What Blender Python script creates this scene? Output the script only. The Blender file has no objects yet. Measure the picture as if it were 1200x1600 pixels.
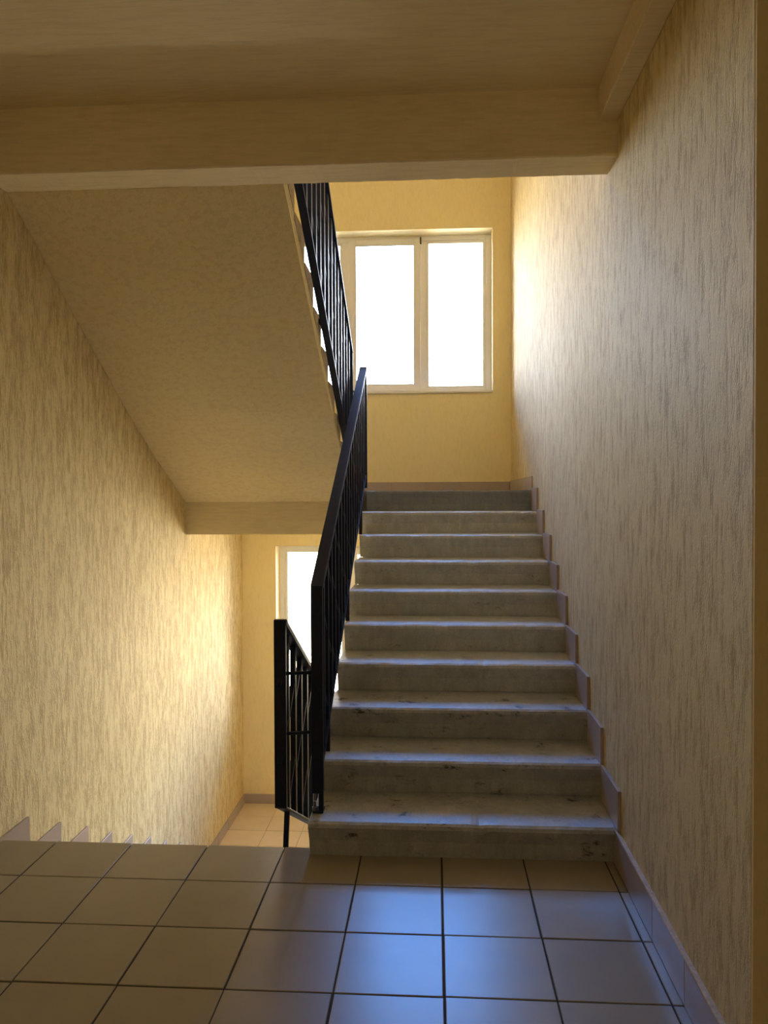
import bpy, bmesh, math, random
from mathutils import Vector, Matrix, noise
random.seed(7)
SC = bpy.context.scene
COL = SC.collection

# ------------------------------------------------------------------ camera
FPX = 1234.15                                    # focal length in pixels of the 1200 x 1600 frame
cam_data = bpy.data.cameras.new('camera')
cam_data.sensor_fit = 'VERTICAL'
cam_data.sensor_height = 36.0
cam_data.lens = FPX / 1600 * 36.0
cam_data.clip_start = 0.02
cam = bpy.data.objects.new('camera', cam_data)
COL.objects.link(cam)
YAW, PITCH, ROLL = 0.06425, 0.01818, -0.00401
fwd = Vector((-math.sin(YAW) * math.cos(PITCH), math.cos(YAW) * math.cos(PITCH), -math.sin(PITCH)))
rgt = Vector((math.cos(YAW), math.sin(YAW), 0))
dwn = fwd.cross(rgt)
r_ = rgt * math.cos(ROLL) - dwn * math.sin(ROLL)
d_ = dwn * math.cos(ROLL) + rgt * math.sin(ROLL)
m = Matrix.Identity(4)
for i in range(3):
    m[i][0], m[i][1], m[i][2] = r_[i], -d_[i], -fwd[i]
m[2][3] = 1.5
cam.matrix_world = m
SC.camera = cam

# ------------------------------------------------------------------ view, world
SC.view_settings.view_transform = 'Standard'
SC.view_settings.look = 'None'
SC.view_settings.gamma = 1.0
SC.view_settings.use_curve_mapping = False
SC.view_settings.exposure = 0.42
SC.cycles.use_denoising = True
SC.cycles.max_bounces = 14
SC.cycles.diffuse_bounces = 10
SC.cycles.transparent_max_bounces = 12
SC.cycles.sample_clamp_indirect = 8.0

SKY_STRENGTH = 22.0
world = bpy.data.worlds.new('daylight')
SC.world = world
world.use_nodes = True
nt = world.node_tree
nt.nodes.clear()
wo = nt.nodes.new('ShaderNodeOutputWorld')
wb = nt.nodes.new('ShaderNodeBackground')
wt = nt.nodes.new('ShaderNodeTexCoord')
ws = nt.nodes.new('ShaderNodeSeparateXYZ')
wm = nt.nodes.new('ShaderNodeMapRange')
wr = nt.nodes.new('ShaderNodeValToRGB')
wm.inputs[1].default_value = -1
wm.inputs[2].default_value = 1
nt.links.new(wt.outputs['Generated'], ws.inputs[0])
nt.links.new(ws.outputs[2], wm.inputs[0])
nt.links.new(wm.outputs[0], wr.inputs[0])
nt.links.new(wr.outputs[0], wb.inputs[0])
nt.links.new(wb.outputs[0], wo.inputs[0])
wb.inputs[1].default_value = SKY_STRENGTH
cr = wr.color_ramp
cr.elements[0].position = 0.0
cr.elements[0].color = (0.80, 0.68, 0.50, 1)     # sunlit ground
cr.elements[1].position = 1.0
cr.elements[1].color = (0.08, 0.30, 1.0, 1)      # zenith
e = cr.elements.new(0.49); e.color = (0.80, 0.68, 0.50, 1)
e = cr.elements.new(0.51); e.color = (0.95, 0.92, 0.86, 1)    # hazy horizon
e = cr.elements.new(0.60); e.color = (0.80, 0.85, 0.98, 1)
e = cr.elements.new(0.665); e.color = (0.58, 0.74, 1.0, 1)
e = cr.elements.new(0.72); e.color = (0.11, 0.36, 1.0, 1)

# ------------------------------------------------------------------ dimensions (metres; y runs down the stairwell, z = 0 is the landing)
XR = 0.742          # right wall
XL = -1.917         # left wall
YF = 7.757          # window wall
YC = 1.90           # where the right wall turns into the corridor
YB = -1.3           # corridor wall behind the camera
ZTOP = 8.9
ZBOT = -3.25
RISE, RUN, Y0 = 0.1553, 0.3148, 3.2229
ZM = 1.553          # upper half landing
ZC = 3.153          # ceiling over the landing
BY0, BY1, ZBM = 3.269, 3.467, 2.88
RISE2, RUN2, Y2 = 0.161, 0.255, 5.75
ZF2 = ZM + 11 * RISE2
WX0, WX1, WZ0, WZ1 = -1.58, 0.566, 2.54, 4.114
WDROP = 3.09
T = 0.3357
FILL_STRENGTH = 15.5         # strength of the added fill lamp behind the viewer

# daylight portals: sampling guides in the window openings, the added top one too, they give off no light of their own
for zc in ((WZ0 + WZ1) / 2 + WDROP, (WZ0 + WZ1) / 2, (WZ0 + WZ1) / 2 - WDROP):
    ld = bpy.data.lights.new('window_portal', 'AREA')
    ld.shape = 'RECTANGLE'
    ld.size = WX1 - WX0
    ld.size_y = WZ1 - WZ0
    ld.cycles.is_portal = True
    lo = bpy.data.objects.new('window_portal', ld)
    lo.location = ((WX0 + WX1) / 2, YF + 0.26, zc)
    lo.rotation_euler = (math.radians(-90), 0, 0)
    COL.objects.link(lo)

# ------------------------------------------------------------------ materials
def new_mat(name):
    mt = bpy.data.materials.new(name)
    mt.use_nodes = True
    t = mt.node_tree
    t.nodes.clear()
    out = t.nodes.new('ShaderNodeOutputMaterial')
    b = t.nodes.new('ShaderNodeBsdfPrincipled')
    t.links.new(b.outputs[0], out.inputs[0])
    return mt, t, b

def pos(t, scale):
    g = t.nodes.new('ShaderNodeNewGeometry')
    mp = t.nodes.new('ShaderNodeMapping')
    mp.inputs['Scale'].default_value = scale
    t.links.new(g.outputs['Position'], mp.inputs['Vector'])
    return mp.outputs[0]

def noise_tex(t, vec, scale=1.0, detail=3.0, rough=0.55):
    n = t.nodes.new('ShaderNodeTexNoise')
    n.inputs['Scale'].default_value = scale
    n.inputs['Detail'].default_value = detail
    n.inputs['Roughness'].default_value = rough
    t.links.new(vec, n.inputs['Vector'])
    return n.outputs['Fac']

def ramp(t, fac, stops):
    r = t.nodes.new('ShaderNodeValToRGB')
    el = r.color_ramp.elements
    while len(el) < len(stops):
        el.new(0.5)
    for k, (p, c) in enumerate(stops):
        el[k].position = p
        el[k].color = (c[0], c[1], c[2], 1) if not isinstance(c, (int, float)) else (c, c, c, 1)
    t.links.new(fac, r.inputs[0])
    return r.outputs[0]

def mix(t, fac, a, b, mode='MIX'):
    mx = t.nodes.new('ShaderNodeMix')
    mx.data_type = 'RGBA'
    mx.blend_type = mode
    for s, v in ((0, fac), (6, a), (7, b)):
        if isinstance(v, (int, float)):
            mx.inputs[s].default_value = v
        elif isinstance(v, tuple):
            mx.inputs[s].default_value = (v[0], v[1], v[2], 1)
        else:
            t.links.new(v, mx.inputs[s])
    return mx.outputs[2]

def bump(t, b, h, strength, dist):
    bp = t.nodes.new('ShaderNodeBump')
    bp.inputs['Strength'].default_value = strength
    bp.inputs['Distance'].default_value = dist
    t.links.new(h, bp.inputs['Height'])
    t.links.new(bp.outputs[0], b.inputs['Normal'])

PAINT = (0.89, 0.785, 0.475)

def plaster(name, scale, scale2, depth, groove=0.6, rough=0.55, paint=PAINT, detail=3.0, frac=0.6):
    """worm-grooved render under yellow paint; the long axis of the grooves is the axis with the small scale"""
    mt, t, b = new_mat(name)
    v1 = pos(t, scale)
    v2 = pos(t, scale2)
    n1 = noise_tex(t, v1, 1.0, detail, frac)
    n2 = noise_tex(t, v2, 1.0, 2.0, 0.6)
    big = noise_tex(t, pos(t, (1.3, 1.3, 0.8)), 1.0, 3.0, 0.5)
    g1 = ramp(t, n1, [(0.37, 0.0), (0.54, 1.0)])
    dark = tuple(c * f for c, f in zip(paint, (0.66, 0.56, 0.42)))
    c1 = mix(t, g1, dark, paint)
    c2 = mix(t, ramp(t, n2, [(0.35, 0.0), (0.7, 1.0)]), mix(t, 0.25, c1, (0.42, 0.27, 0.12)), c1)
    c3 = mix(t, ramp(t, big, [(0.35, 0.0), (0.65, 1.0)]), mix(t, 1.0, c2, (0.92, 0.90, 0.88), 'MULTIPLY'), c2)
    t.links.new(mix(t, groove, paint, c3), b.inputs['Base Color'])
    b.inputs['Roughness'].default_value = rough
    b.inputs['Specular IOR Level'].default_value = 0.5
    ad = t.nodes.new('ShaderNodeMath'); ad.operation = 'MULTIPLY_ADD'
    t.links.new(n2, ad.inputs[0]); ad.inputs[1].default_value = 0.35
    t.links.new(g1, ad.inputs[2])
    bump(t, b, ad.outputs[0], 0.8, depth)
    return mt

M_SIDE = plaster('grooved_yellow_render', (30, 30, 7.0), (150, 200, 30), 0.0042, 0.92, 0.70, (0.91, 0.785, 0.44), 5.0, 0.82)
M_BACK = plaster('smooth_yellow_paint', (40, 40, 14), (120, 120, 60), 0.0006, 0.12, 0.6)
M_BEAM = plaster('brushed_yellow_render', (7, 55, 55), (24, 150, 150), 0.0005, 0.25, 0.6, (0.86, 0.745, 0.49))
M_SOFF = plaster('rough_yellow_soffit', (26, 26, 40), (90, 90, 120), 0.0012, 0.25, 0.65, (0.89, 0.765, 0.455))
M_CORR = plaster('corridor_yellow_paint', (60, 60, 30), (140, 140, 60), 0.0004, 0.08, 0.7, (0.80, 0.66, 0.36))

def concrete(name, base, dark, lite, rough=0.45, scuff=0.66):
    mt, t, b = new_mat(name)
    v = pos(t, (1, 1, 1))
    n1 = noise_tex(t, v, 7.0, 5.0, 0.6)
    n2 = noise_tex(t, pos(t, (9, 9, 16)), 1.0, 8.0, 0.72)
    n3 = noise_tex(t, v, 110.0, 3.0, 0.6)
    n4 = noise_tex(t, pos(t, (30, 30, 4)), 1.0, 4.0, 0.6)
    c = mix(t, ramp(t, n1, [(0.34, 0.0), (0.66, 1.0)]), base, lite)
    c = mix(t, ramp(t, n4, [(0.40, 0.0), (0.75, 0.45)]), c, tuple(x * 0.6 for x in base))      # runs of dirt
    c = mix(t, ramp(t, n2, [(scuff - 0.09, 0.0), (scuff - 0.02, 0.35), (scuff, 0.9)]), c, dark)   # scuffs and chipped paint
    c = mix(t, ramp(t, n3, [(0.30, 0.80), (0.55, 1.0)]), (0.02, 0.02, 0.02), c)
    t.links.new(c, b.inputs['Base Color'])
    t.links.new(ramp(t, n1, [(0.3, rough - 0.06), (0.7, rough + 0.12)]), b.inputs['Roughness'])
    ad = t.nodes.new('ShaderNodeMath'); ad.operation = 'MULTIPLY_ADD'
    t.links.new(n3, ad.inputs[0]); ad.inputs[1].default_value = 0.35; t.links.new(n2, ad.inputs[2])
    bump(t, b, ad.outputs[0], 0.5, 0.003)
    return mt

M_CONC = concrete('worn_step_concrete', (0.54, 0.56, 0.58), (0.07, 0.066, 0.062), (0.66, 0.675, 0.68), 0.40, 0.69)
M_CONC_B = concrete('scuffed_step_concrete', (0.43, 0.44, 0.45), (0.035, 0.032, 0.030), (0.56, 0.57, 0.57), 0.40, 0.645)
M_SLATE = concrete('dark_landing_edge', (0.23, 0.25, 0.285), (0.15, 0.16, 0.18), (0.27, 0.29, 0.325), 0.45)
M_CONC_D = concrete('lightened_step_concrete', (0.60, 0.58, 0.54), (0.20, 0.19, 0.17), (0.70, 0.68, 0.64), 0.5, 0.70)  # same step concrete, lightened to bounce more light into the lower stairwell
M_STRING = plaster('flaking_stringer_paint', (22, 22, 30), (80, 80, 90), 0.003, 0.8, 0.6, (0.72, 0.60, 0.42))
M_SLAB = concrete('slab_concrete', (0.22, 0.19, 0.15), (0.1, 0.09, 0.07), (0.3, 0.26, 0.2), 0.7)

def tile_mat(name, base, rough):
    mt, t, b = new_mat(name)
    oi = t.nodes.new('ShaderNodeObjectInfo')
    v = pos(t, (1, 1, 1))
    n1 = noise_tex(t, v, 5.0, 4.0, 0.6)
    n2 = noise_tex(t, v, 260.0, 2.0, 0.5)
    lo = tuple(c * 0.95 for c in base)
    hi = tuple(min(1, c * 1.05) for c in base)
    c = mix(t, ramp(t, n1, [(0.3, 0.0), (0.7, 1.0)]), lo, hi)
    c = mix(t, ramp(t, oi.outputs['Random'], [(0, 0.90), (1, 1.0)]), (0, 0, 0), c)
    t.links.new(c, b.inputs['Base Color'])
    b.inputs['Roughness'].default_value = rough
    bump(t, b, n2, 0.15, 0.0006)
    return mt

M_TILE = tile_mat('brown_floor_tile', (0.37, 0.325, 0.25), 0.29)
M_TILE2 = tile_mat('daylit_landing_tile', (0.74, 0.63, 0.50), 0.35)  # colour lightened to stand in for strong light on the lower landing
M_SKIRT = tile_mat('taupe_skirting_tile', (0.46, 0.385, 0.36), 0.30)

def plain(name, col, rough, metal=0.0, nscale=40.0, amount=0.12, bstr=0.1):
    mt, t, b = new_mat(name)
    n = noise_tex(t, pos(t, (1, 1, 1)), nscale, 3.0, 0.6)
    c = mix(t, ramp(t, n, [(0.3, 0.0), (0.7, 1.0)]), tuple(x * (1 - amount) for x in col), tuple(min(1, x * (1 + amount)) for x in col))
    t.links.new(c, b.inputs['Base Color'])
    b.inputs['Roughness'].default_value = rough
    b.inputs['Metallic'].default_value = metal
    bump(t, b, n, bstr, 0.0008)
    return mt

M_GROUT = plain('dark_grout', (0.055, 0.045, 0.035), 0.85, 0, 120, 0.3, 0.5)
M_GROUT2 = plain('grey_grout', (0.42, 0.34, 0.26), 0.85, 0, 120, 0.2, 0.5)
M_MORTAR = plain('skirting_mortar', (0.42, 0.34, 0.25), 0.8, 0, 90, 0.25, 0.6)
M_CAP = plain('pale_mortar_cap', (0.62, 0.52, 0.42), 0.8, 0, 70, 0.2, 0.8)
M_BLACK = plain('black_gloss_paint', (0.006, 0.010, 0.030), 0.46, 0, 60, 0.3, 0.25)
M_BLACK.node_tree.nodes['Principled BSDF'].inputs['Specular IOR Level'].default_value = 0.3
M_STEEL = plain('bare_worn_steel', (0.20, 0.18, 0.15), 0.5, 0.8, 80, 0.4, 0.5)
M_PVC = plain('white_window_plastic', (0.80, 0.80, 0.80), 0.35, 0, 10, 0.02, 0.02)
M_WHITE = plain('white_ceiling_paint', (0.86, 0.85, 0.82), 0.8, 0, 20, 0.03, 0.1)
M_SEAL = plain('grey_rubber_seal', (0.06, 0.06, 0.065), 0.7, 0, 60, 0.2, 0.1)

def glass_mat():
    mt = bpy.data.materials.new('window_glass')
    mt.use_nodes = True
    t = mt.node_tree
    t.nodes.clear()
    out = t.nodes.new('ShaderNodeOutputMaterial')
    tr = t.nodes.new('ShaderNodeBsdfTransparent')
    tr.inputs[0].default_value = (0.97, 0.985, 0.98, 1)
    gl = t.nodes.new('ShaderNodeBsdfGlossy')
    gl.inputs['Roughness'].default_value = 0.02
    fr = t.nodes.new('ShaderNodeFresnel')
    fr.inputs[0].default_value = 1.45
    mx = t.nodes.new('ShaderNodeMixShader')
    t.links.new(fr.outputs[0], mx.inputs[0])
    t.links.new(tr.outputs[0], mx.inputs[1])
    t.links.new(gl.outputs[0], mx.inputs[2])
    t.links.new(mx.outputs[0], out.inputs[0])
    return mt
M_GLASS = glass_mat()

# ------------------------------------------------------------------ mesh helpers
def bm_box(bm, x0, x1, y0, y1, z0, z1):
    v = [bm.verts.new((x, y, z)) for x in (x0, x1) for y in (y0, y1) for z in (z0, z1)]
    for f in ((0, 1, 3, 2), (4, 6, 7, 5), (0, 4, 5, 1), (2, 3, 7, 6), (0, 2, 6, 4), (1, 5, 7, 3)):
        bm.faces.new([v[i] for i in f])

def bm_bar(bm, A, B, w, h, side=None):
    """box from A to B; w along 'side', h along the third axis"""
    A, B = Vector(A), Vector(B)
    d = (B - A).normalized()
    s = Vector(side) if side else Vector((1, 0, 0))
    s = (s - d * s.dot(d)).normalized()
    u = d.cross(s)
    v = []
    for P in (A, B):
        for a, c in ((-1, -1), (1, -1), (1, 1), (-1, 1)):
            v.append(bm.verts.new(P + s * (a * w / 2) + u * (c * h / 2)))
    for f in ((0, 1, 2, 3), (7, 6, 5, 4), (0, 4, 5, 1), (1, 5, 6, 2), (2, 6, 7, 3), (3, 7, 4, 0)):
        bm.faces.new([v[i] for i in f])

def bm_cyl(bm, A, B, r, n=12):
    A, B = Vector(A), Vector(B)
    d = (B - A).normalized()
    s = d.orthogonal().normalized()
    u = d.cross(s)
    ra = [bm.verts.new(A + s * r * math.cos(2 * math.pi * k / n) + u * r * math.sin(2 * math.pi * k / n)) for k in range(n)]
    rb = [bm.verts.new(v.co + (B - A)) for v in ra]
    for k in range(n):
        bm.faces.new((ra[k], ra[(k + 1) % n], rb[(k + 1) % n], rb[k]))
    bm.faces.new(ra[::-1]); bm.faces.new(rb)

def bm_prism(bm, prof, x0, x1, nx=1, jitter=None):
    """profile of (y, z) points swept along x"""
    rows = []
    for k in range(nx + 1):
        x = x0 + (x1 - x0) * k / nx
        row = []
        for j, (y, z) in enumerate(prof):
            p = Vector((x, y, z))
            if jitter:
                p = jitter(p, j, k, nx)
            row.append(bm.verts.new(p))
        rows.append(row)
    n = len(prof)
    for k in range(nx):
        for j in range(n):
            bm.faces.new((rows[k][j], rows[k][(j + 1) % n], rows[k + 1][(j + 1) % n], rows[k + 1][j]))
    bm.faces.new(rows[0][::-1]); bm.faces.new(rows[-1])

def to_mesh(bm, name, mat, bevel=0.0, smooth=False, seg=1):
    bmesh.ops.recalc_face_normals(bm, faces=bm.faces)
    if bevel:
        bmesh.ops.bevel(bm, geom=list(bm.edges), offset=bevel, segments=seg, affect='EDGES', profile=0.7)
    if smooth:
        for f in bm.faces:
            f.smooth = True
    me = bpy.data.meshes.new(name)
    bm.to_mesh(me)
    bm.free()
    me.materials.append(mat)
    return me

def link(name, me, parent=None, loc=None, rot=None):
    o = bpy.data.objects.new(name, me)
    COL.objects.link(o)
    if parent:
        o.parent = parent
    if loc is not None:
        o.location = loc
    if rot is not None:
        o.rotation_euler = rot
    return o

def boxes(name, mat, lst, parent=None, bevel=0.0):
    bm = bmesh.new()
    for b in lst:
        bm_box(bm, *b)
    return link(name, to_mesh(bm, name, mat, bevel), parent)

def empty(name, loc=(0, 0, 0)):
    o = bpy.data.objects.new(name, None)
    o.empty_display_size = 0.2
    COL.objects.link(o)
    o.location = loc
    return o

def tag(o, label=None, cat=None, group=None, kind=None):
    if label: o['label'] = label
    if cat: o['category'] = cat
    if group: o['group'] = group
    if kind: o['kind'] = kind
    return o

def part_at(name, me, parent, loc, rot=(0, 0, 0)):
    """a child whose world place is loc although its parent is an empty that stands elsewhere"""
    return link(name, me, parent, Vector(loc) - parent.location, rot)

# ------------------------------------------------------------------ shell: walls
WT = 0.30
tag(boxes('wall_right', M_SIDE, [(XR, XR + WT, YC, YF + 0.35, ZBOT, ZTOP)]),
    'grooved yellow plaster wall beside the concrete steps going up', 'wall', kind='structure')
tag(boxes('wall_left', M_SIDE, [(XL - WT, XL, YC, YF + 0.35, ZBOT, ZTOP)]),
    'grooved yellow plaster wall beside the steps going down', 'wall', kind='structure')
# window wall as one mesh round the openings, the added top one too
lw0, lw1 = WZ0 - WDROP, WZ1 - WDROP
Y1 = YF + 0.35
tag(boxes('wall_back', M_BACK, [
    (XL, WX0, YF, Y1, ZBOT, ZTOP), (WX1, XR, YF, Y1, ZBOT, ZTOP),
    (WX0, WX1, YF, Y1, ZBOT, lw0), (WX0, WX1, YF, Y1, lw1, WZ0), (WX0, WX1, YF, Y1, WZ1, WZ0 + WDROP), (WX0, WX1, YF, Y1, WZ1 + WDROP, ZTOP)]),
    'smooth yellow wall holding both stairwell windows', 'wall', kind='structure')
tag(boxes('wall_corridor_right', M_CORR, [(XR + 0.001, XR + WT, YC - 0.012, YC, 0.0, ZC), (XR + WT, 3.4, YC - 0.012, YC + 0.25, -0.2, ZC)]),
    'dim yellow corridor wall turning away from the stairwell', 'wall', kind='structure')
tag(boxes('wall_corridor_left', M_CORR, [(-4.6, XL - WT, YC, YC + 0.25, -0.2, ZC)]),
    'yellow corridor wall turning away beside the steps going down', 'wall', kind='structure')
tag(boxes('wall_corridor_end_right', M_CORR, [(3.4, 3.6, YB, YC + 0.25, -0.2, ZC)]),
    'yellow wall closing the short end of the corridor', 'wall', kind='structure')
tag(boxes('wall_corridor_end_left', M_CORR, [(-4.8, -4.6, YB, YC + 0.25, -0.2, ZC)]),
    'yellow wall closing the long end of the corridor', 'wall', kind='structure')
tag(boxes('wall_front', M_CORR, [(-4.8, 3.6, YB - 0.2, YB, -0.2, ZC)]),
    'yellow corridor wall facing the stairs', 'wall', kind='structure')
tag(boxes('wall_upper_front', M_CORR, [(XL - WT, XR + WT, YC - 0.25, YC, ZC + 0.17, ZTOP)]),
    'yellow wall of the storey above facing the stairs', 'wall', kind='structure')
tag(boxes('wall_lower_front', M_CORR, [(XL, XR, 2.75, 2.95, ZBOT, -0.2)]),
    'yellow wall below the landing facing the stairs', 'wall', kind='structure')

# ceilings
ceil = tag(boxes('ceiling', M_BEAM, [(-4.8, 3.6, YB - 0.2, YC, ZC, ZC + 0.171), (XL, XR, YC, BY0, ZC, ZC + 0.171)]),
           'dim yellow plastered ceiling over the landing', 'ceiling', kind='structure')
def wob(amp, sc):
    def f(p, j, k, n):
        a = noise.noise(Vector((p.x * sc, p.y * 9, p.z * 9))) * amp
        b = noise.noise(Vector((p.x * sc + 7, p.y * 9, p.z * 9 + 3))) * amp
        return p + Vector((0, a, b))
    return f
bm = bmesh.new()
bm_prism(bm, [(BY0, ZBM + 0.006), (BY0 + 0.006, ZBM), (BY1 - 0.005, ZBM), (BY1, ZBM + 0.005), (BY1, ZC + 0.171), (BY0, ZC + 0.171)],
         XL, XR, 120, wob(0.0022, 26))
link('edge_beam', to_mesh(bm, 'edge_beam', M_BEAM), ceil)
boxes('wall_ledge', M_BEAM, [(XR - 0.078, XR, YC, BY0, 3.015, ZC)], ceil, 0.004)
tag(boxes('ceiling_stairwell', M_WHITE, [(XL - WT, XR + WT, YC - 0.25, YF + 0.35, ZTOP, ZTOP + 0.2)]),
    'pale yellow ceiling at the top of the stairwell', 'ceiling', kind='structure')

# ------------------------------------------------------------------ floors with single tiles
def tile_mesh(w, d, th, mat, name='tile'):
    bm = bmesh.new()
    c = 0.0018
    lo = [(-w/2, -d/2), (w/2, -d/2), (w/2, d/2), (-w/2, d/2)]
    ins = [(-w/2 + c, -d/2 + c), (w/2 - c, -d/2 + c), (w/2 - c, d/2 - c), (-w/2 + c, d/2 - c)]
    a = [bm.verts.new((x, y, -th)) for x, y in lo]
    b = [bm.verts.new((x, y, -c * 0.7)) for x, y in lo]
    t_ = [bm.verts.new((x, y, 0)) for x, y in ins]
    bm.faces.new(a[::-1]); bm.faces.new(t_)
    for k in range(4):
        n = (k + 1) % 4
        bm.faces.new((a[k], a[n], b[n], b[k]))
        bm.faces.new((b[k], b[n], t_[n], t_[k]))
    return to_mesh(bm, name, mat)

def lay_tiles(parent, x_lines, y_lines, ztop, mat, gap, rng, skip=lambda x, y: False):
    cache = {}
    for i in range(len(x_lines) - 1):
        for j in range(len(y_lines) - 1):
            w = x_lines[i + 1] - x_lines[i] - gap
            d = y_lines[j + 1] - y_lines[j] - gap
            if w < 0.01 or d < 0.01:
                continue
            cx, cy = (x_lines[i] + x_lines[i + 1]) / 2, (y_lines[j] + y_lines[j + 1]) / 2
            if skip(cx, cy):
                continue
            key = (round(w, 4), round(d, 4))
            if key not in cache:
                cache[key] = tile_mesh(w, d, 0.009, mat)
            link('tile', cache[key], parent,
                 (cx + rng.uniform(-.0012, .0012), cy + rng.uniform(-.0012, .0012), ztop + rng.uniform(-.0008, .0006)),
                 (rng.uniform(-.0022, .0022), rng.uniform(-.0022, .0022), rng.uniform(-.002, .002)))

rng = random.Random(3)
TX, TY, YE = 0.0242, 3.023, 3.3346
floor = tag(boxes('floor', M_GROUT, [(-4.8, 3.6, YB - 0.2, YC, -0.2, -0.0035), (XL, XR, YC, 3.32, -0.2, -0.0035)]),
            'brown square floor tiles of the landing', 'floor', kind='structure')
xl = [XL + 0.012] + [TX + k * T for k in range(-5, 3)] + [XR - 0.010]
yl = [TY + k * T for k in range(-4, 1)] + [YE + 0.004]
lay_tiles(floor, xl, yl, 0.0, M_TILE, 0.0065, rng)
xl = [TX + k * T for k in range(-9, 8)]
yl = [YB] + [TY + k * T for k in range(-12, -3)]
lay_tiles(floor, xl, yl, 0.0, M_TILE, 0.0065, rng, lambda x, y: y > YC and not XL < x < XR)

floor_low = tag(boxes('floor_lower_landing', M_GROUT2, [(XL, XR, 6.02, YF, -ZM - 0.2, -ZM - 0.0035)]),
                'beige tiled half landing below the lower window, daylight lightened into its colour', 'floor', kind='structure')
xl = [XL] + [-1.558 + k * 0.3345 for k in range(0, 7)] + [XR]
yl = [6.09] + [7.43 - k * 0.3145 for k in range(4, -1, -1)] + [YF]
lay_tiles(floor_low, xl, yl, -ZM, M_TILE2, 0.006, rng)

mid = tag(boxes('floor_upper_landing', M_SLAB, [(XL, -0.56, 5.995, YF, 1.40, ZM), (-0.56, XR, 6.10, YF, 1.40, ZM)]),
          'half landing slab below the upper window', 'floor', kind='structure')
bm = bmesh.new()
bm_prism(bm, [(5.98, 1.2224), (6.19, 1.2224), (6.19, 1.40), (5.98, 1.47)], XL, -0.56, 40, wob(0.002, 6))
link('landing_beam', to_mesh(bm, 'landing_beam', M_BEAM), mid)
boxes('landing_beam', M_BEAM, [(-0.56, XR, 6.105, 6.19, 1.2224, 1.40)], mid)
boxes('landing_soffit', M_SOFF, [(XL, XR, 6.19, YF, 1.375, 1.40)], mid)
tag(boxes('floor_upper_storey', M_SLAB, [(XL, XR, YC, 3.20, ZC + 0.171, ZF2)]),
    'floor of the storey above at the top of the stairs', 'floor', kind='structure')
tag(boxes('floor_bottom', M_SLAB, [(XL - WT, XR + WT, 2.75, YF + 0.35, ZBOT - 0.2, ZBOT)]),
    'concrete floor at the bottom of the stairwell', 'floor', kind='structure')

# ------------------------------------------------------------------ staircase going up on the right
def worn(seed, amp=0.006):
    def f(p, j, k, n):
        q = Vector((p.x * 7 + seed * 3.1, j * 0.7, seed))
        a = noise.noise(q) * amp * 0.5 + noise.noise(q * 3.7) * amp * 0.35
        if j in (3, 4, 5):                       # nosing: chips
            ch = max(0.0, noise.noise(Vector((p.x * 14 + seed * 5.3, seed * 1.7, 0.3))) - 0.34) * amp * 4.5
            return p + Vector((0, abs(a) + ch, -ch * 0.7 - abs(a) * 0.4))
        if j in (0, 1, 2):
            return p + Vector((0, a, 0))
        return p
    return f

def step_profile(rise, run, lean=0.048):
    return [(lean, 0.0), (lean * 0.72, rise * 0.45), (lean * 0.22, rise * 0.74), (0.0, rise * 0.86), (0.002, rise * 0.955),
            (0.016, rise), (run * 0.6, rise - 0.002), (run + lean + 0.004, rise - 0.001), (run + lean + 0.004, 0.0)]

stair = tag(empty('staircase', (0.1, Y0, 0)), 'worn grey concrete staircase climbing to the half landing with the upper window', 'staircase')
XS = -0.524
for i in range(10):
    x0 = -0.529 if i == 0 else XS + 0.004 * math.sin(i * 2.1)
    bm = bmesh.new()
    prof = step_profile(RISE, RUN) if i < 9 else [(0.02, 0), (0.02, .05), (0.01, .1), (0.0, .135), (0.0, .149), (.006, RISE), (.02, RISE), (.044, RISE), (.044, 0)]
    bm_prism(bm, prof, x0, XR - 0.002, 70, worn(i + 1, 0.008 if i < 4 else 0.005))
    me = to_mesh(bm, 'step', M_SLATE if i == 9 else (M_CONC_B if i < 3 else M_CONC))
    o = part_at('step', me, stair, (0, Y0 + i * RUN, i * RISE))
    if i == 9:
        o['label'] = 'dark slate coloured top step edge'
bm = bmesh.new()
sl = RISE / RUN
bm_prism(bm, [(3.36, -0.02), (3.36, -0.19), (6.12, -0.19 + 2.76 * sl), (6.12, -0.02 + 2.76 * sl)], XS + 0.01, XR - 0.002, 1)
o = part_at('flight_slab', to_mesh(bm, 'flight_slab', M_SOFF), stair, (0, 0, 0))

# ------------------------------------------------------------------ staircase going down on the left
down = tag(empty('staircase', (-1.25, 3.3, -ZM)), 'staircase descending past the left wall to the lower tiled half landing', 'staircase')
YD = 3.29
prof_d = [(0.0, 0.0), (-0.004, -0.012), (-0.012, -0.045), (-0.03, -RISE), (-RUN - 0.03, -RISE), (-RUN - 0.03, -0.002), (-RUN, 0.0)]
for j in range(1, 10):
    bm = bmesh.new()
    bm_prism(bm, prof_d, XL + 0.002, -0.655, 40, wob(0.003, 7))
    part_at('step', to_mesh(bm, 'step', M_CONC_D), down, (0, YD + j * RUN, -j * RISE))
bm = bmesh.new()
bm_prism(bm, [(3.26, -0.21), (3.26, -0.40), (6.02, -0.40 - 2.76 * sl), (6.02, -0.21 - 2.76 * sl)], XL + 0.002, -0.66, 1)
part_at('flight_slab', to_mesh(bm, 'flight_slab', M_SOFF), down, (0, 0, 0))

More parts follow.
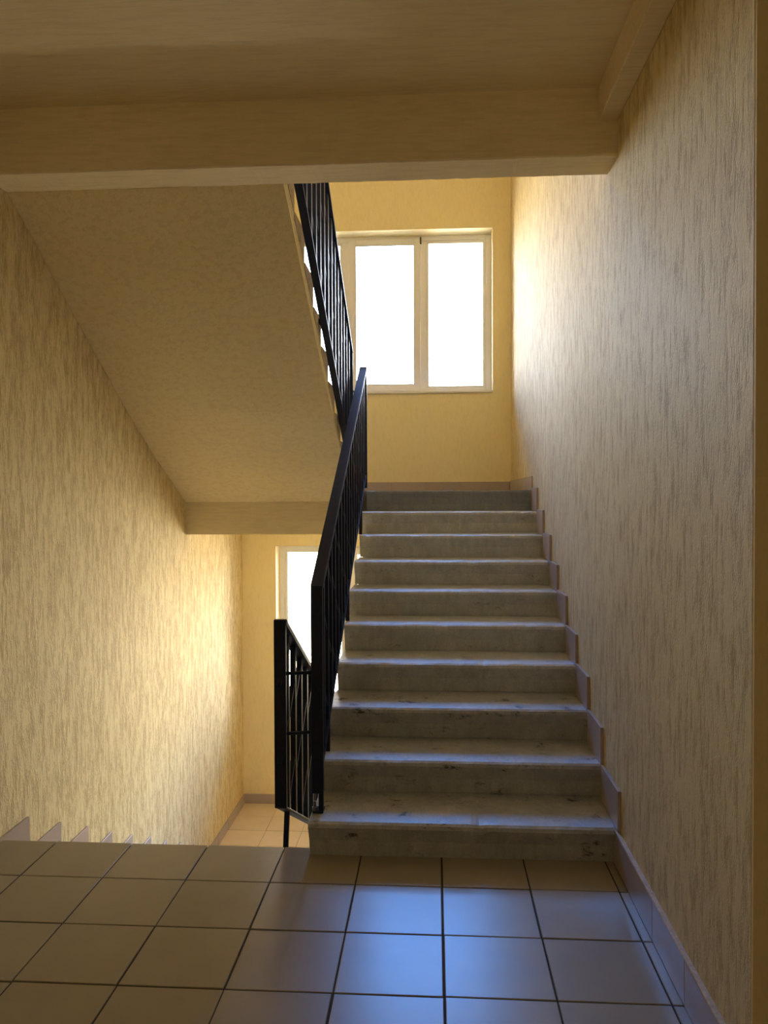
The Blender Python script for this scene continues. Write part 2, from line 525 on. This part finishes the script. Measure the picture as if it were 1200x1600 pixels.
# ------------------------------------------------------------------ staircase coming back over the left side
over = tag(empty('staircase', (-1.25, Y2, ZM)), 'upper staircase seen from below, yellow sloping soffit and flaking stepped side', 'staircase')
def xe(y):                                        # open side of the flight, not quite parallel to the wall
    return -0.622 - 0.038 * max(0.0, min(1.0, (5.5 - y) / 2.05))
SOF = [(5.985, 1.469), (5.6, 1.648), (5.3, 1.79), (4.85, 2.03), (4.4, 2.30), (4.0, 2.545), (3.7, 2.735), (3.46, 2.878)]
def sofz(y):
    for (ya, za), (yb_, zb_) in zip(SOF[:-1], SOF[1:]):
        if yb_ <= y <= ya:
            return za + (zb_ - za) * (ya - y) / (ya - yb_)
    return SOF[0][1] if y > SOF[0][0] else SOF[-1][1]
for k in range(1, 10):
    yk, zk = Y2 - (k - 1) * RUN2, ZM + k * RISE2
    bm = bmesh.new()
    yb = max(yk - RUN2 - 0.012, BY1 - 0.02) - yk     # the last step ends on the edge beam
    pr = [(0.0, 0.0), (0.004, -0.012), (0.002, -0.04), (-0.008, -RISE2), (-0.04, -RISE2 + 0.012), (yb, -0.035), (yb, 0.0)]
    pr = [(y, max(z, sofz(yk + y) + 0.018 - zk)) for y, z in pr]
    bm_prism(bm, pr, XL + 0.002, xe(yk), 30, wob(0.004, 8))
    part_at('step', to_mesh(bm, 'step', M_STRING), over, (0, yk, zk))
def inner(y):                                     # underside of the steps
    return ZM + (Y2 - y) / RUN2 * RISE2 + 0.004
bm = bmesh.new()
rows = []
NX = 30
for y, z in SOF:
    zt = max(z + 0.03, min(inner(y) + 0.0, ZF2 - 0.02))
    if y > 5.75:
        zt = ZM
    row = []
    for k in range(NX + 1):
        x = XL + 0.002 + (xe(y) - XL - 0.002) * k / NX
        dz = noise.noise(Vector((x * 3, y * 3, 2))) * 0.006
        row.append((bm.verts.new((x, y, z + dz)), bm.verts.new((x, y, zt))))
    rows.append(row)
for a in range(len(rows) - 1):
    for k in range(NX):
        bm.faces.new((rows[a][k][0], rows[a][k + 1][0], rows[a + 1][k + 1][0], rows[a + 1][k][0]))
        bm.faces.new((rows[a][k][1], rows[a + 1][k][1], rows[a + 1][k + 1][1], rows[a][k + 1][1]))
    for k in (0, NX):
        bm.faces.new((rows[a][k][0], rows[a + 1][k][0], rows[a + 1][k][1], rows[a][k][1]))
for a in (0, len(rows) - 1):
    for k in range(NX):
        bm.faces.new((rows[a][k][0], rows[a][k + 1][0], rows[a][k + 1][1], rows[a][k][1]))
part_at('flight_slab', to_mesh(bm, 'flight_slab', M_SOFF, smooth=False), over, (0, 0, 0))

# ------------------------------------------------------------------ skirting tiles
bb_r = tag(boxes('baseboard_right', M_MORTAR, [(XR - 0.004, XR + 0.002, YC, 3.27, 0.0, 0.142), (XR - 0.004, XR + 0.002, 6.05, YF, ZM, ZM + 0.10)]),
           'taupe tile skirting stepping up the right wall', 'skirting', kind='structure')
def skirt(parent, x, side, y0, y1, z0, h, th=0.011):
    """upright tile on a wall in the y-z plane; side +1: the wall lies at larger x"""
    bm = bmesh.new()
    bm_box(bm, *( (x - th, x) if side > 0 else (x, x + th) ), y0, y1, z0, z0 + h)
    return link('skirting_tile', to_mesh(bm, 'skirting_tile', M_SKIRT, 0.0015), parent)
boxes('mortar_cap', M_CAP, [(XR - 0.017, XR, YC, 3.262, 0.1405, 0.149)], bb_r, 0.002)
ys = [3.268, 2.69 + 0.0, 2.345, 2.01, YC]
for a, b in zip(ys[:-1], ys[1:]):
    skirt(bb_r, XR - 0.004, 1, b + 0.002, a - 0.002, 0.001, 0.138 + rng.uniform(-.003, .003))
for i in range(9):
    yn = Y0 + i * RUN
    skirt(bb_r, XR, 1, yn - 0.018 + rng.uniform(-.01, .01), yn + RUN - 0.020, (i + 1) * RISE + 0.001, 0.168 + rng.uniform(-.008, .008), 0.014)
for k in range(5):
    a = 6.03 + k * 0.3357
    skirt(bb_r, XR - 0.002, 1, a + 0.002, min(a + 0.3337, YF - 0.014), ZM + 0.001, 0.105)
bb_l = tag(boxes('baseboard_left', M_MORTAR, [(XL - 0.002, XL + 0.004, 6.10, YF, -ZM, -ZM + 0.093)]),
           'pale tile skirting stepping down the left wall', 'skirting', kind='structure')
for a, b in zip(ys[:-1], ys[1:]):
    skirt(bb_l, XL, -1, b + 0.002, a - 0.002, 0.001, 0.138)
for j in range(1, 10):
    yn = YD + j * RUN
    skirt(bb_l, XL, -1, yn - RUN + 0.02, yn - 0.035, -j * RISE + 0.001, 0.165 + rng.uniform(-.008, .008), 0.013)
for k in range(5):
    a = 6.10 + k * 0.3345
    skirt(bb_l, XL + 0.003, -1, a + 0.002, min(a + 0.3325, YF - 0.002), -ZM + 0.001, 0.09)
bb_b = tag(boxes('baseboard_back', M_MORTAR, [(XL, XR, YF - 0.003, YF + 0.002, ZM, ZM + 0.098), (XL, XR, YF - 0.003, YF + 0.002, -ZM, -ZM + 0.093)]),
           'taupe tile skirting along the foot of the window wall', 'skirting', kind='structure')
for z, h, off in ((ZM, 0.096, 0.2), (-ZM, 0.09, 0.0)):
    x = XL + 0.014 - off
    while x < XR - 0.02:
        a, b = max(x, XL + 0.014), min(x + 0.3325, XR - 0.018)
        if b - a > 0.02:
            bm = bmesh.new()
            bm_box(bm, a, b, YF - 0.014, YF - 0.003, z + 0.001, z + h + rng.uniform(-.003, .003))
            link('skirting_tile', to_mesh(bm, 'skirting_tile', M_SKIRT, 0.0015), bb_b)
        x += 0.3355

# ------------------------------------------------------------------ windows
def window(name, dz, label):
    YW = YF + 0.19
    fr = boxes(name, M_PVC, [(WX0, WX0 + 0.055, YW, YW + 0.07, WZ0 + dz, WZ1 + dz), (WX1 - 0.055, WX1, YW, YW + 0.07, WZ0 + dz, WZ1 + dz),
                             (WX0 + 0.055, WX1 - 0.055, YW, YW + 0.07, WZ0 + dz, WZ0 + 0.05 + dz), (WX0 + 0.055, WX1 - 0.055, YW, YW + 0.07, WZ1 - 0.05 + dz, WZ1 + dz)], None, 0.004)
    tag(fr, label, 'window', kind='structure')
    for a, b in ((-0.918, -0.838), (-0.150, -0.082)):
        boxes('mullion', M_PVC, [(a, b, YW + 0.002, YW + 0.066, WZ0 + 0.05 + dz, WZ1 - 0.05 + dz)], fr, 0.003)
    # glazing beads of the fixed side lights, sash of the middle light
    def ring(nm, x0, x1, z0, z1, t, ya, yb, mat=M_PVC, par=fr):
        return boxes(nm, mat, [(x0, x0 + t, ya, yb, z0, z1), (x1 - t, x1, ya, yb, z0, z1), (x0 + t, x1 - t, ya, yb, z0, z0 + t), (x0 + t, x1 - t, ya, yb, z1 - t, z1)], par, 0.003)
    for x0, x1 in ((WX0 + 0.055, -0.918), (-0.082, WX1 - 0.055)):
        ring('glazing_bead', x0, x1, WZ0 + 0.05 + dz, WZ1 - 0.05 + dz, 0.028, YW + 0.01, YW + 0.05)
        boxes('pane', M_GLASS, [(x0 + 0.02, x1 - 0.02, YW + 0.028, YW + 0.034, WZ0 + 0.07 + dz, WZ1 - 0.07 + dz)], fr)
    sa = ring('sash', -0.850, -0.138, WZ0 + 0.03 + dz, WZ1 - 0.03 + dz, 0.066, YW - 0.016, YW + 0.0)
    ring('seal', -0.787, -0.201, WZ0 + 0.093 + dz, WZ1 - 0.093 + dz, 0.006, YW - 0.018, YW - 0.012, M_SEAL, sa)
    boxes('pane', M_GLASS, [(-0.79, -0.198, YW - 0.010, YW - 0.004, WZ0 + 0.09 + dz, WZ1 - 0.09 + dz)], sa)
    bm = bmesh.new()
    bm_box(bm, -0.834, -0.806, YW - 0.026, YW - 0.016, 3.26 + dz, 3.34 + dz)
    bm_box(bm, -0.826, -0.814, YW - 0.060, YW - 0.026, 3.30 + dz, 3.32 + dz)
    bm_box(bm, -0.829, -0.811, YW - 0.066, YW - 0.052, 3.20 + dz, 3.325 + dz)
    link('handle', to_mesh(bm, 'handle', M_PVC, 0.003), sa)
    boxes('hinge', M_SEAL, [(-0.142, -0.126, YW - 0.024, YW + 0.0, WZ1 - 0.085 + dz, WZ1 - 0.02 + dz)], sa, 0.002)
    boxes('window_sill', M_PVC, [(WX0, WX1, YF - 0.02, YW, WZ0 - 0.022 + dz, WZ0 + 0.002 + dz)], fr, 0.004)
    return fr
window('window_1', 0.0, 'white three-light plastic window above the upper half landing')
window('window_2', -WDROP, 'white three-light plastic window above the lower half landing')
window('window_added', WDROP, 'added unseen window of the storey above, letting in extra daylight')  # added above the view to bring more daylight into the stairwell

# ------------------------------------------------------------------ railings
def one_bar(nm, parent, A, B, w, h, mat=M_BLACK, side=None, bevel=0.0015):
    bm = bmesh.new()
    A, B = Vector(A) - parent.location, Vector(B) - parent.location
    bm_bar(bm, A, B, w, h, side)
    return link(nm, to_mesh(bm, nm, mat, bevel), parent)

def railing(label, A, B, drop, first, step, lean, post_foot, end_foot, bw=0.024):
    """A, B: ends of the handrail centre line. lean: +1 braces rise away from A, -1 they rise towards A"""
    A, B = Vector(A), Vector(B)
    root = tag(empty('stair_railing', (A.x, A.y, A.z - drop)), label, 'railing')
    hd = (B - A)
    L = math.hypot(hd.x, hd.y)
    at = lambda s: A + hd * (s / L)
    dz = Vector((0, 0, -drop))
    one_bar('handrail', root, A + Vector((0, 0, 0.0)), B, 0.054, 0.024, side=(1, 0, 0))
    one_bar('bottom_rail', root, A + dz, B + dz, 0.040, 0.012, side=(1, 0, 0))
    one_bar('post', root, A + Vector((0, 0, 0.010)), A + dz + Vector((0, 0, post_foot)), 0.050, 0.030)
    one_bar('post', root, B + Vector((0, 0, 0.010)), B + dz + Vector((0, 0, end_foot)), 0.050, 0.030)
    # balusters share one mesh
    bm = bmesh.new()
    bm_bar(bm, (0, 0, -0.008), (0, 0, -drop + 0.006), bw, 0.034)
    bal = to_mesh(bm, 'baluster', M_BLACK, 0.001)
    s = first
    S = []
    while s < L - 0.06:
        S.append(s)
        link('baluster', bal, root, at(s) - root.location)
        s += step
    # short slanting strips between neighbouring balusters, at two heights in turn
    q = step
    slope = hd.z / L
    def brace_mesh(up):
        bmm = bmesh.new()
        bm_bar(bmm, (0, -q / 2, -up / 2), (0, q / 2, up / 2), 0.020, 0.014)
        return to_mesh(bmm, 'brace', M_BLACK, 0.001)
    br = brace_mesh(lean * q * 0.95)
    cuts = [0.0] + S
    for k, s in enumerate(cuts[:-1]):
        smid = s + q / 2 if k else first - q / 2
        for frac in ((0.20, 0.62) if k % 2 == 0 else (0.36, 0.80)):
            p = at(smid) + Vector((0, 0, -drop * frac))
            link('brace', br, root, p - root.location, (0, 0, math.atan2(-hd.x, hd.y)))
    return root, at, S, L

# railing of the flight going up
rr, at_r, S_r, L_r = railing('black steel railing on the open side of the grey concrete steps', (-0.503, 3.335, 1.118), (-0.528, 5.88, 2.462), 0.79, 0.14, 0.145, -1, -0.09, -0.10, 0.029)
one_bar('leg', rr, (-0.489, 3.338, 0.27), (-0.489, 3.338, RISE), 0.020, 0.024)
for s in (0.34, 1.29, 2.24):
    p = at_r(s) + Vector((0, 0, -0.79))
    i = int((p.y - Y0) // RUN)
    one_bar('leg', rr, p, (p.x, p.y, (i + 1) * RISE - 0.002), 0.022, 0.022)
bm = bmesh.new()
bm_box(bm, -0.525 - rr.location.x, -0.478 - rr.location.x, -0.02, 0.04, RISE - rr.location.z, RISE + 0.010 - rr.location.z)
link('foot_plate', to_mesh(bm, 'foot_plate', M_BLACK, 0.002), rr)
bm = bmesh.new()
o0 = rr.location
bm_cyl(bm, Vector((-0.515, 3.325, RISE)) - o0, Vector((-0.515, 3.325, RISE + 0.05)) - o0, 0.006)
bm_cyl(bm, Vector((-0.515, 3.325, RISE + 0.012)) - o0, Vector((-0.515, 3.325, RISE + 0.026)) - o0, 0.013, 6)
link('anchor_bolt', to_mesh(bm, 'anchor_bolt', M_STEEL), rr)

# railing of the flight going down
rd, at_d, S_d, L_d = railing('black steel railing beside the steps going down, with two short rods across the gap', (-0.655, 3.30, 0.976), (-0.645, 6.06, -0.41), 0.79, 0.13, 0.165, 1, 0.0, -0.15)
for z in (0.755, 0.499):
    bm = bmesh.new()
    bm_cyl(bm, Vector((-0.632, 3.305, z)) - rd.location, Vector((-0.526, 3.335, z)) - rd.location, 0.0075)
    link('cross_rod', to_mesh(bm, 'cross_rod', M_BLACK), rd)
for s in (0.13, 0.95, 1.90):
    p = at_d(s) + Vector((0, 0, -0.79))
    j = int((p.y - YD) // RUN) + 1
    one_bar('leg', rd, p, (p.x - 0.012, p.y, -j * RISE - 0.002), 0.022, 0.022)

# railing of the flight overhead
ro, at_o, S_o, L_o = railing('black steel railing on the flaking side of the overhead staircase', (-0.600, 5.58, 2.530), (-0.612, 3.505, 3.744), 0.787, 0.14, 0.145, 1, -0.05, -0.02, 0.033)
bm = bmesh.new()
bm_cyl(bm, Vector((-0.577, 5.585, 2.255)) - ro.location, Vector((-0.550, 5.86, 2.262)) - ro.location, 0.0075)
link('cross_rod', to_mesh(bm, 'cross_rod', M_BLACK), ro)
for s in (0.4, 1.2, 2.0):
    p = at_o(s) + Vector((0, 0, -0.787))
    k = int((Y2 - p.y) // RUN2) + 1
    one_bar('leg', ro, p, (p.x - 0.055, p.y, ZM + k * RISE2 - 0.01), 0.020, 0.020)

# ------------------------------------------------------------------ added fill lamp, unseen behind the viewer, to brighten the foreground
def fill_mat(name, col, strength):
    mt, t, b = new_mat(name)
    b.inputs['Base Color'].default_value = (0.9, 0.88, 0.82, 1)
    b.inputs['Roughness'].default_value = 0.4
    b.inputs['Emission Color'].default_value = (*col, 1)
    b.inputs['Emission Strength'].default_value = strength
    return mt
M_FILL = fill_mat('fill_lamp_glow', (1.0, 0.86, 0.60), FILL_STRENGTH)
def fill_lamp(x, y, label):
    root = tag(empty('fill_lamp', (x, y, ZC)), label, 'lamp')
    bm = bmesh.new()
    bm_cyl(bm, (0, 0, -0.03), (0, 0, 0), 0.17, 32)
    link('fill_lamp_base', to_mesh(bm, 'fill_lamp_base', M_PVC, 0.003), root)
    bm = bmesh.new()
    prof = [(0.155, -0.03), (0.16, -0.05), (0.145, -0.085), (0.10, -0.115), (0.05, -0.128), (0.0, -0.131)]
    rings = []
    for r, z in prof[:-1]:
        rings.append([bm.verts.new((r * math.cos(2 * math.pi * k / 32), r * math.sin(2 * math.pi * k / 32), z)) for k in range(32)])
    tip = bm.verts.new((0, 0, prof[-1][1]))
    for a, b in zip(rings[:-1], rings[1:]):
        for k in range(32):
            bm.faces.new((a[k], a[(k + 1) % 32], b[(k + 1) % 32], b[k]))
    for k in range(32):
        bm.faces.new((rings[-1][k], rings[-1][(k + 1) % 32], tip))
    link('fill_lamp_shade', to_mesh(bm, 'fill_lamp_shade', M_FILL, smooth=True), root)
fill_lamp(-1.6, -0.6, 'added round fill lamp on the corridor ceiling, out of view')
